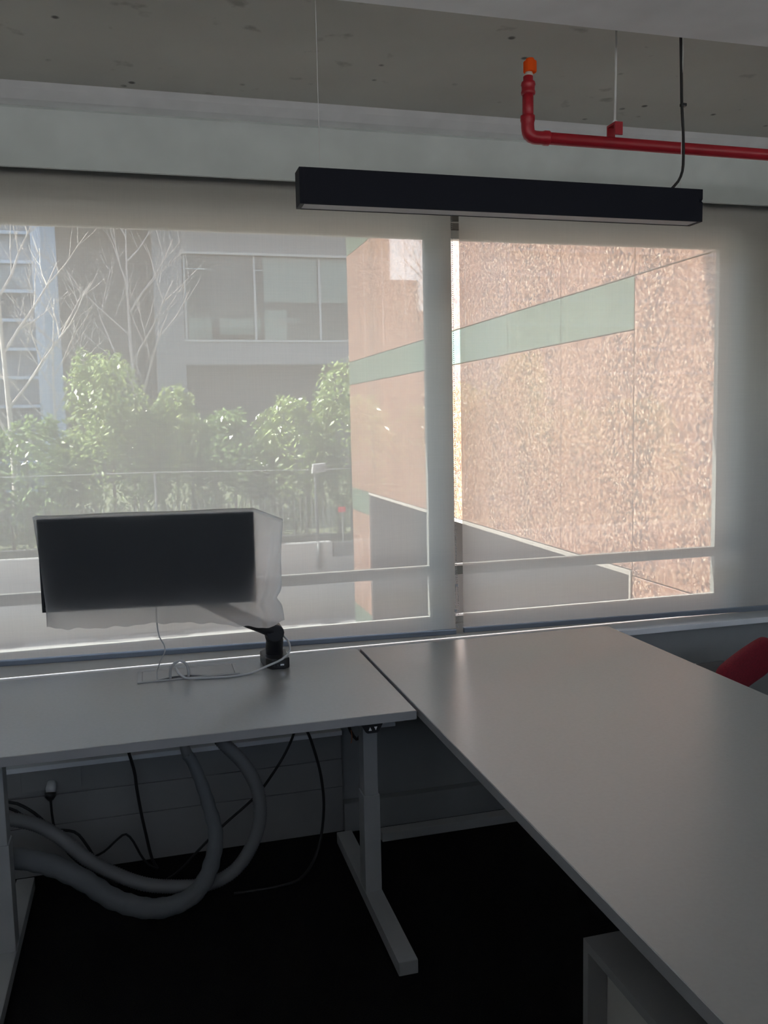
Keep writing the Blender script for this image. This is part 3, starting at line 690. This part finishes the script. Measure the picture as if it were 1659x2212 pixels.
# ---- hedge shrubs
import numpy as np
rng = np.random.default_rng(5)
def shrub(cx, cy_, rx, ry, zt, n, mat, label, zb=-1.22, big=.085):
    t = empty('hedge_shrub', (cx, cy_, zb), label, 'shrub', 'evergreen hedge shrubs')
    h = zt - zb
    # lobes make an uneven crown
    lobes = [(cx, cy_, zb + h*.45, rx*.9, ry, h*.5)]
    for k in range(14):
        a = rng.uniform(0, 2*math.pi); zz = zb + h*rng.uniform(.25, .86)
        f = 1.0 - .55*max(0, (zz-zb)/h-.55)/.45
        lobes.append((cx+rx*.72*f*math.cos(a), cy_+ry*.6*math.sin(a), zz, rx*rng.uniform(.26, .42), ry*.5, h*rng.uniform(.10, .18)))
    for k in range(5):
        lobes.append((cx+rx*rng.uniform(-.5, .5), cy_+ry*rng.uniform(-.4, .2), zt-h*rng.uniform(.05, .12), rx*.16, ry*.25, h*.09))
    L_ = np.array(lobes); wts = (L_[:, 3]*L_[:, 5]); wts[0] *= .8; wts = wts/wts.sum()
    idx = rng.choice(len(L_), n, p=wts)
    d = rng.normal(size=(n, 3)); d /= np.linalg.norm(d, axis=1)[:, None]
    rad = rng.uniform(.55, 1.06, n)[:, None]
    P = L_[idx, :3] + d*L_[idx, 3:]*rad
    P = P[P[:, 2] > zb]; n = len(P)
    s = big*rng.uniform(.6, 1.25, n)
    nr = rng.normal(size=(n, 3)) + np.array([-.35, -.35, .8]); nr /= np.linalg.norm(nr, axis=1)[:, None]
    a = np.cross(nr, rng.normal(size=(n, 3))); a /= np.linalg.norm(a, axis=1)[:, None]
    b = np.cross(nr, a)
    q = np.stack([P - a*s[:, None], P + b*(s*.42)[:, None] + nr*(s*.1)[:, None], P + a*s[:, None], P - b*(s*.42)[:, None] + nr*(s*.1)[:, None]], 1).reshape(-1, 3)
    o0 = ORG[t.name]; q = q - np.array(o0)
    me = bpy.data.meshes.new('foliage')
    me.vertices.add(4*n); me.vertices.foreach_set('co', q.astype(np.float32).ravel())
    me.loops.add(4*n); me.loops.foreach_set('vertex_index', np.arange(4*n, dtype=np.int32))
    me.polygons.add(n); me.polygons.foreach_set('loop_start', np.arange(0, 4*n, 4, dtype=np.int32))
    me.update(calc_edges=True); me.validate()
    me.materials.append(mat)
    f = bpy.data.objects.new('foliage', me); COL.objects.link(f); f.parent = t; f['kind'] = 'stuff'
    for k in range(3):
        bx_ = cx + rx*.3*(k-1)
        MB().tube([(bx_, cy_, zb), (bx_+.1*(k-1), cy_, zb+h*.4), (bx_+.3*(k-1), cy_, zb+h*.75)], [.05, .04, .015], 6).build('stem', M['stem'], t)
    return t
SH = [(-4.6, 22.2, 1.5, 1.0, 2.2, 5200, 'leafa', 'dark green hedge shrub at the far left edge below the bare tree'),
      (-2.7, 22.0, 1.3, 1.0, 2.0, 5200, 'leafa', 'rounded green hedge shrub in front of the glass building corner'),
      (-.75, 22.0, 1.35, 1.0, 3.45, 7500, 'leafb', 'tallest hedge shrub, above the covered monitor'),
      (.75, 22.2, .95, .9, 2.65, 5200, 'leafb', 'mid-height hedge shrub just right of the tallest one'),
      (2.15, 22.0, 1.1, 1.0, 2.0, 6200, 'leafa', 'lowest rounded hedge shrub in the middle of the row'),
      (3.6, 21.9, 1.0, 1.0, 2.35, 6200, 'leafb', 'hedge shrub behind the white flood light'),
      (5.15, 22.0, 1.1, 1.0, 3.55, 6500, 'leafb', 'tall hedge shrub half hidden behind the granite wing')]
for a in SH: shrub(*a[:6], M[a[6]], a[7])

# ---- bare trees
def bare_tree(base, h, mat, label, seed, lean=0.0, r0=.075, depth=4):
    rr = random.Random(seed)
    t = empty('bare_tree', base, label, 'tree', None)
    B = Vector(base)
    trunk = [B + Vector((lean*f*h + .05*math.sin(f*7), 0, h*f)) for f in (0, .15, .3, .45, .6, .75, .9, 1)]
    MB().tube(trunk, [r0*(1-.85*f) for f in (0, .15, .3, .45, .6, .75, .9, 1)], 7).build('trunk', mat, t, smooth=True)
    def grow(mb, p, d, ln, r, dep):
        pts = [p]; q = p.copy(); dd = d.copy()
        for k in range(4):
            dd = (dd + Vector((rr.uniform(-.16, .16), rr.uniform(-.16, .16), rr.uniform(-.02, .16)))).normalized()
            q = q + dd*(ln/4); pts.append(q.copy())
        mb.tube(pts, [r, r*.85, r*.7, r*.55, r*.4], 5)
        if dep > 0:
            for k in (1, 2, 3, 3):
                a = rr.choice((-1, 1))
                nd = (dd + Vector((a*rr.uniform(.35, .9), rr.uniform(-.5, .5), rr.uniform(-.1, .4)))).normalized()
                grow(mb, pts[k], nd, ln*rr.uniform(.45, .65), r*.5, dep-1)
    for k in range(9):
        f = .30 + .62*k/8
        p = B + Vector((lean*f*h, 0, h*f))
        a = (1 if k % 2 else -1)
        mb = MB(); grow(mb, p, Vector((a*rr.uniform(.45, .85), rr.uniform(-.4, .4), rr.uniform(.6, 1.0))).normalized(), h*.36*(1.15-f*.6), r0*.42*(1.2-f*.6), depth-2)
        mb.build('branch', mat, t)
bare_tree((-3.28, 24.0, -1.25), 9.2, M['bark'], 'pale bare tree in front of the glass building at far left', 11, -.005, .10)
bare_tree((-.15, 26.0, -1.25), 9.0, M['bark2'], 'bare grey tree behind the tallest shrub, against the brown wall', 4, -.01, .085)
bare_tree((-2.35, 25.0, -1.25), 6.4, M['bark'], 'smaller pale bare tree between the glass building and the tallest shrub', 23, .03, .06)

# ---- glass building (27 m away)
GB = empty('glass_building', (-5.5, 29, -1.25), 'blue glass building with white mullion grid at the far left', 'building')
bx('core', M['tint'], GB, -17.8, -2.9, 27.35, 32, -1.25, 14.6, 0)
RX = -2.575
bx('corner_post', M['bluewhite'], GB, RX-.27, RX, 27.0, 27.36, -1.25, 14.6, .02)
bx('side_wall', M['bluewhite'], GB, RX-.30, RX, 27.36, 32, -1.25, 14.6, 0)
rows = [-.90 + .8145*k for k in range(0, 19)]
cols = [RX-.27-1.40*k for k in range(0, 11)]
for z in rows:
    bx('mullion_bar', M['bluewhite'], GB, -17.8, RX-.27, 27.08, 27.22, z-.045, z+.045, .01)
for x in cols[1:]:
    bx('mullion_post', M['bluewhite'], GB, x-.027, x+.027, 27.11, 27.28, -1.25, 14.6, .01)
for z0, z1 in zip(rows[1:-1], rows[2:]):
    for xa, xb in zip(cols[1:], cols[:-1]):
        bx('glass_pane', M['tint'], GB, xa+.027, xb-.027, 27.24, 27.28, z0+.045, z1-.045, 0)

# ---- grey office building (46 m away)
OB = empty('office_building', (5, 51, -1.25), 'dark grey office building with a long window band behind the hedge', 'building')
bx('brown_wall', M['brownbld'], OB, -4.6, .82, 47.4, 55, -1.25, 19, 0)
bx('pillar', M['greybld'], OB, .82, 2.25, 46.0, 55, -1.25, 19, .02)
bx('upper_wall', M['greybld'], OB, 2.25, 22, 46.0, 46.5, 10.37, 19, .02)
bx('pale_flashing', M['bldline'], OB, 2.17, 22, 45.92, 46.0, 10.32, 10.44, .01)
bx('spandrel', M['greybld'], OB, 2.25, 22, 46.0, 46.6, 4.77, 5.93, .02)
bx('lower_wall', M['brownbld'], OB, 2.25, 22, 47.2, 55, -1.25, 5.72, 0)
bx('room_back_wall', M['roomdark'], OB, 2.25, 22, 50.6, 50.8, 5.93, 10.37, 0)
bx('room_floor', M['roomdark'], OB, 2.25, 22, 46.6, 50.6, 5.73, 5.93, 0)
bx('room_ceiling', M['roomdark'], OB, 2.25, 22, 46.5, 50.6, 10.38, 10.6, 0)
bx('roof', M['greybld'], OB, -4.6, 22, 46.0, 55, 19, 19.4, 0)
bx('window_sill', M['bldline'], OB, 2.25, 22, 45.95, 46.25, 5.93, 6.04, .01)
for x in (2.35, 5.90, 9.33, 12.85, 16.4):
    bx('window_mullion', M['bldline'], OB, x-.06, x+.06, 46.1, 46.27, 6.04, 10.37, .01)
for xa, xb in ((2.41, 5.84), (5.96, 9.27), (9.39, 12.79), (12.91, 16.34)):
    bx('window_pane', M['glass'], OB, xa, xb, 46.16, 46.20, 6.04, 10.37, 0)
bx('roller_shade', M['shade'], OB, 6.4, 9.25, 46.4, 46.44, 8.05, 10.36, .005)
bx('roller_shade', M['shade'], OB, 9.42, 12.7, 46.4, 46.44, 8.05, 10.36, .005)
bx('glass_screen', M['shade'], OB, 2.5, 3.65, 46.4, 46.44, 5.93, 7.16, .005)
bx('glass_screen', M['shade'], OB, 4.06, 6.2, 46.4, 46.44, 6.35, 7.16, .005)
bx('glass_screen', M['shade'], OB, 6.4, 7.58, 46.4, 46.44, 5.93, 7.64, .005)
bx('curtain', M['recess'], OB, 3.72, 5.82, 46.46, 46.52, 7.17, 10.2, .005)
bx('light_patch', M['retain'], OB, 7.13, 8.28, 46.30, 46.34, 6.96, 7.23, .005)  # pale box stands in for bright light showing in the window

# ---- low houses further back, mirrored in the polished granite
LH = empty('background_house', (-14, 74, GZ), kind='structure')
bx('house_wall', M['brownbld'], LH, -24, -13.5, 70, 80, GZ, 10.4, .05)
bx('house_wall', M['brownbld'], LH, -13.5, -7.5, 70, 80, GZ, 13.2, .05)
bx('flat_roof', M['greybld'], LH, -24.2, -13.5, 69.8, 80.2, 10.4, 10.7, .05)
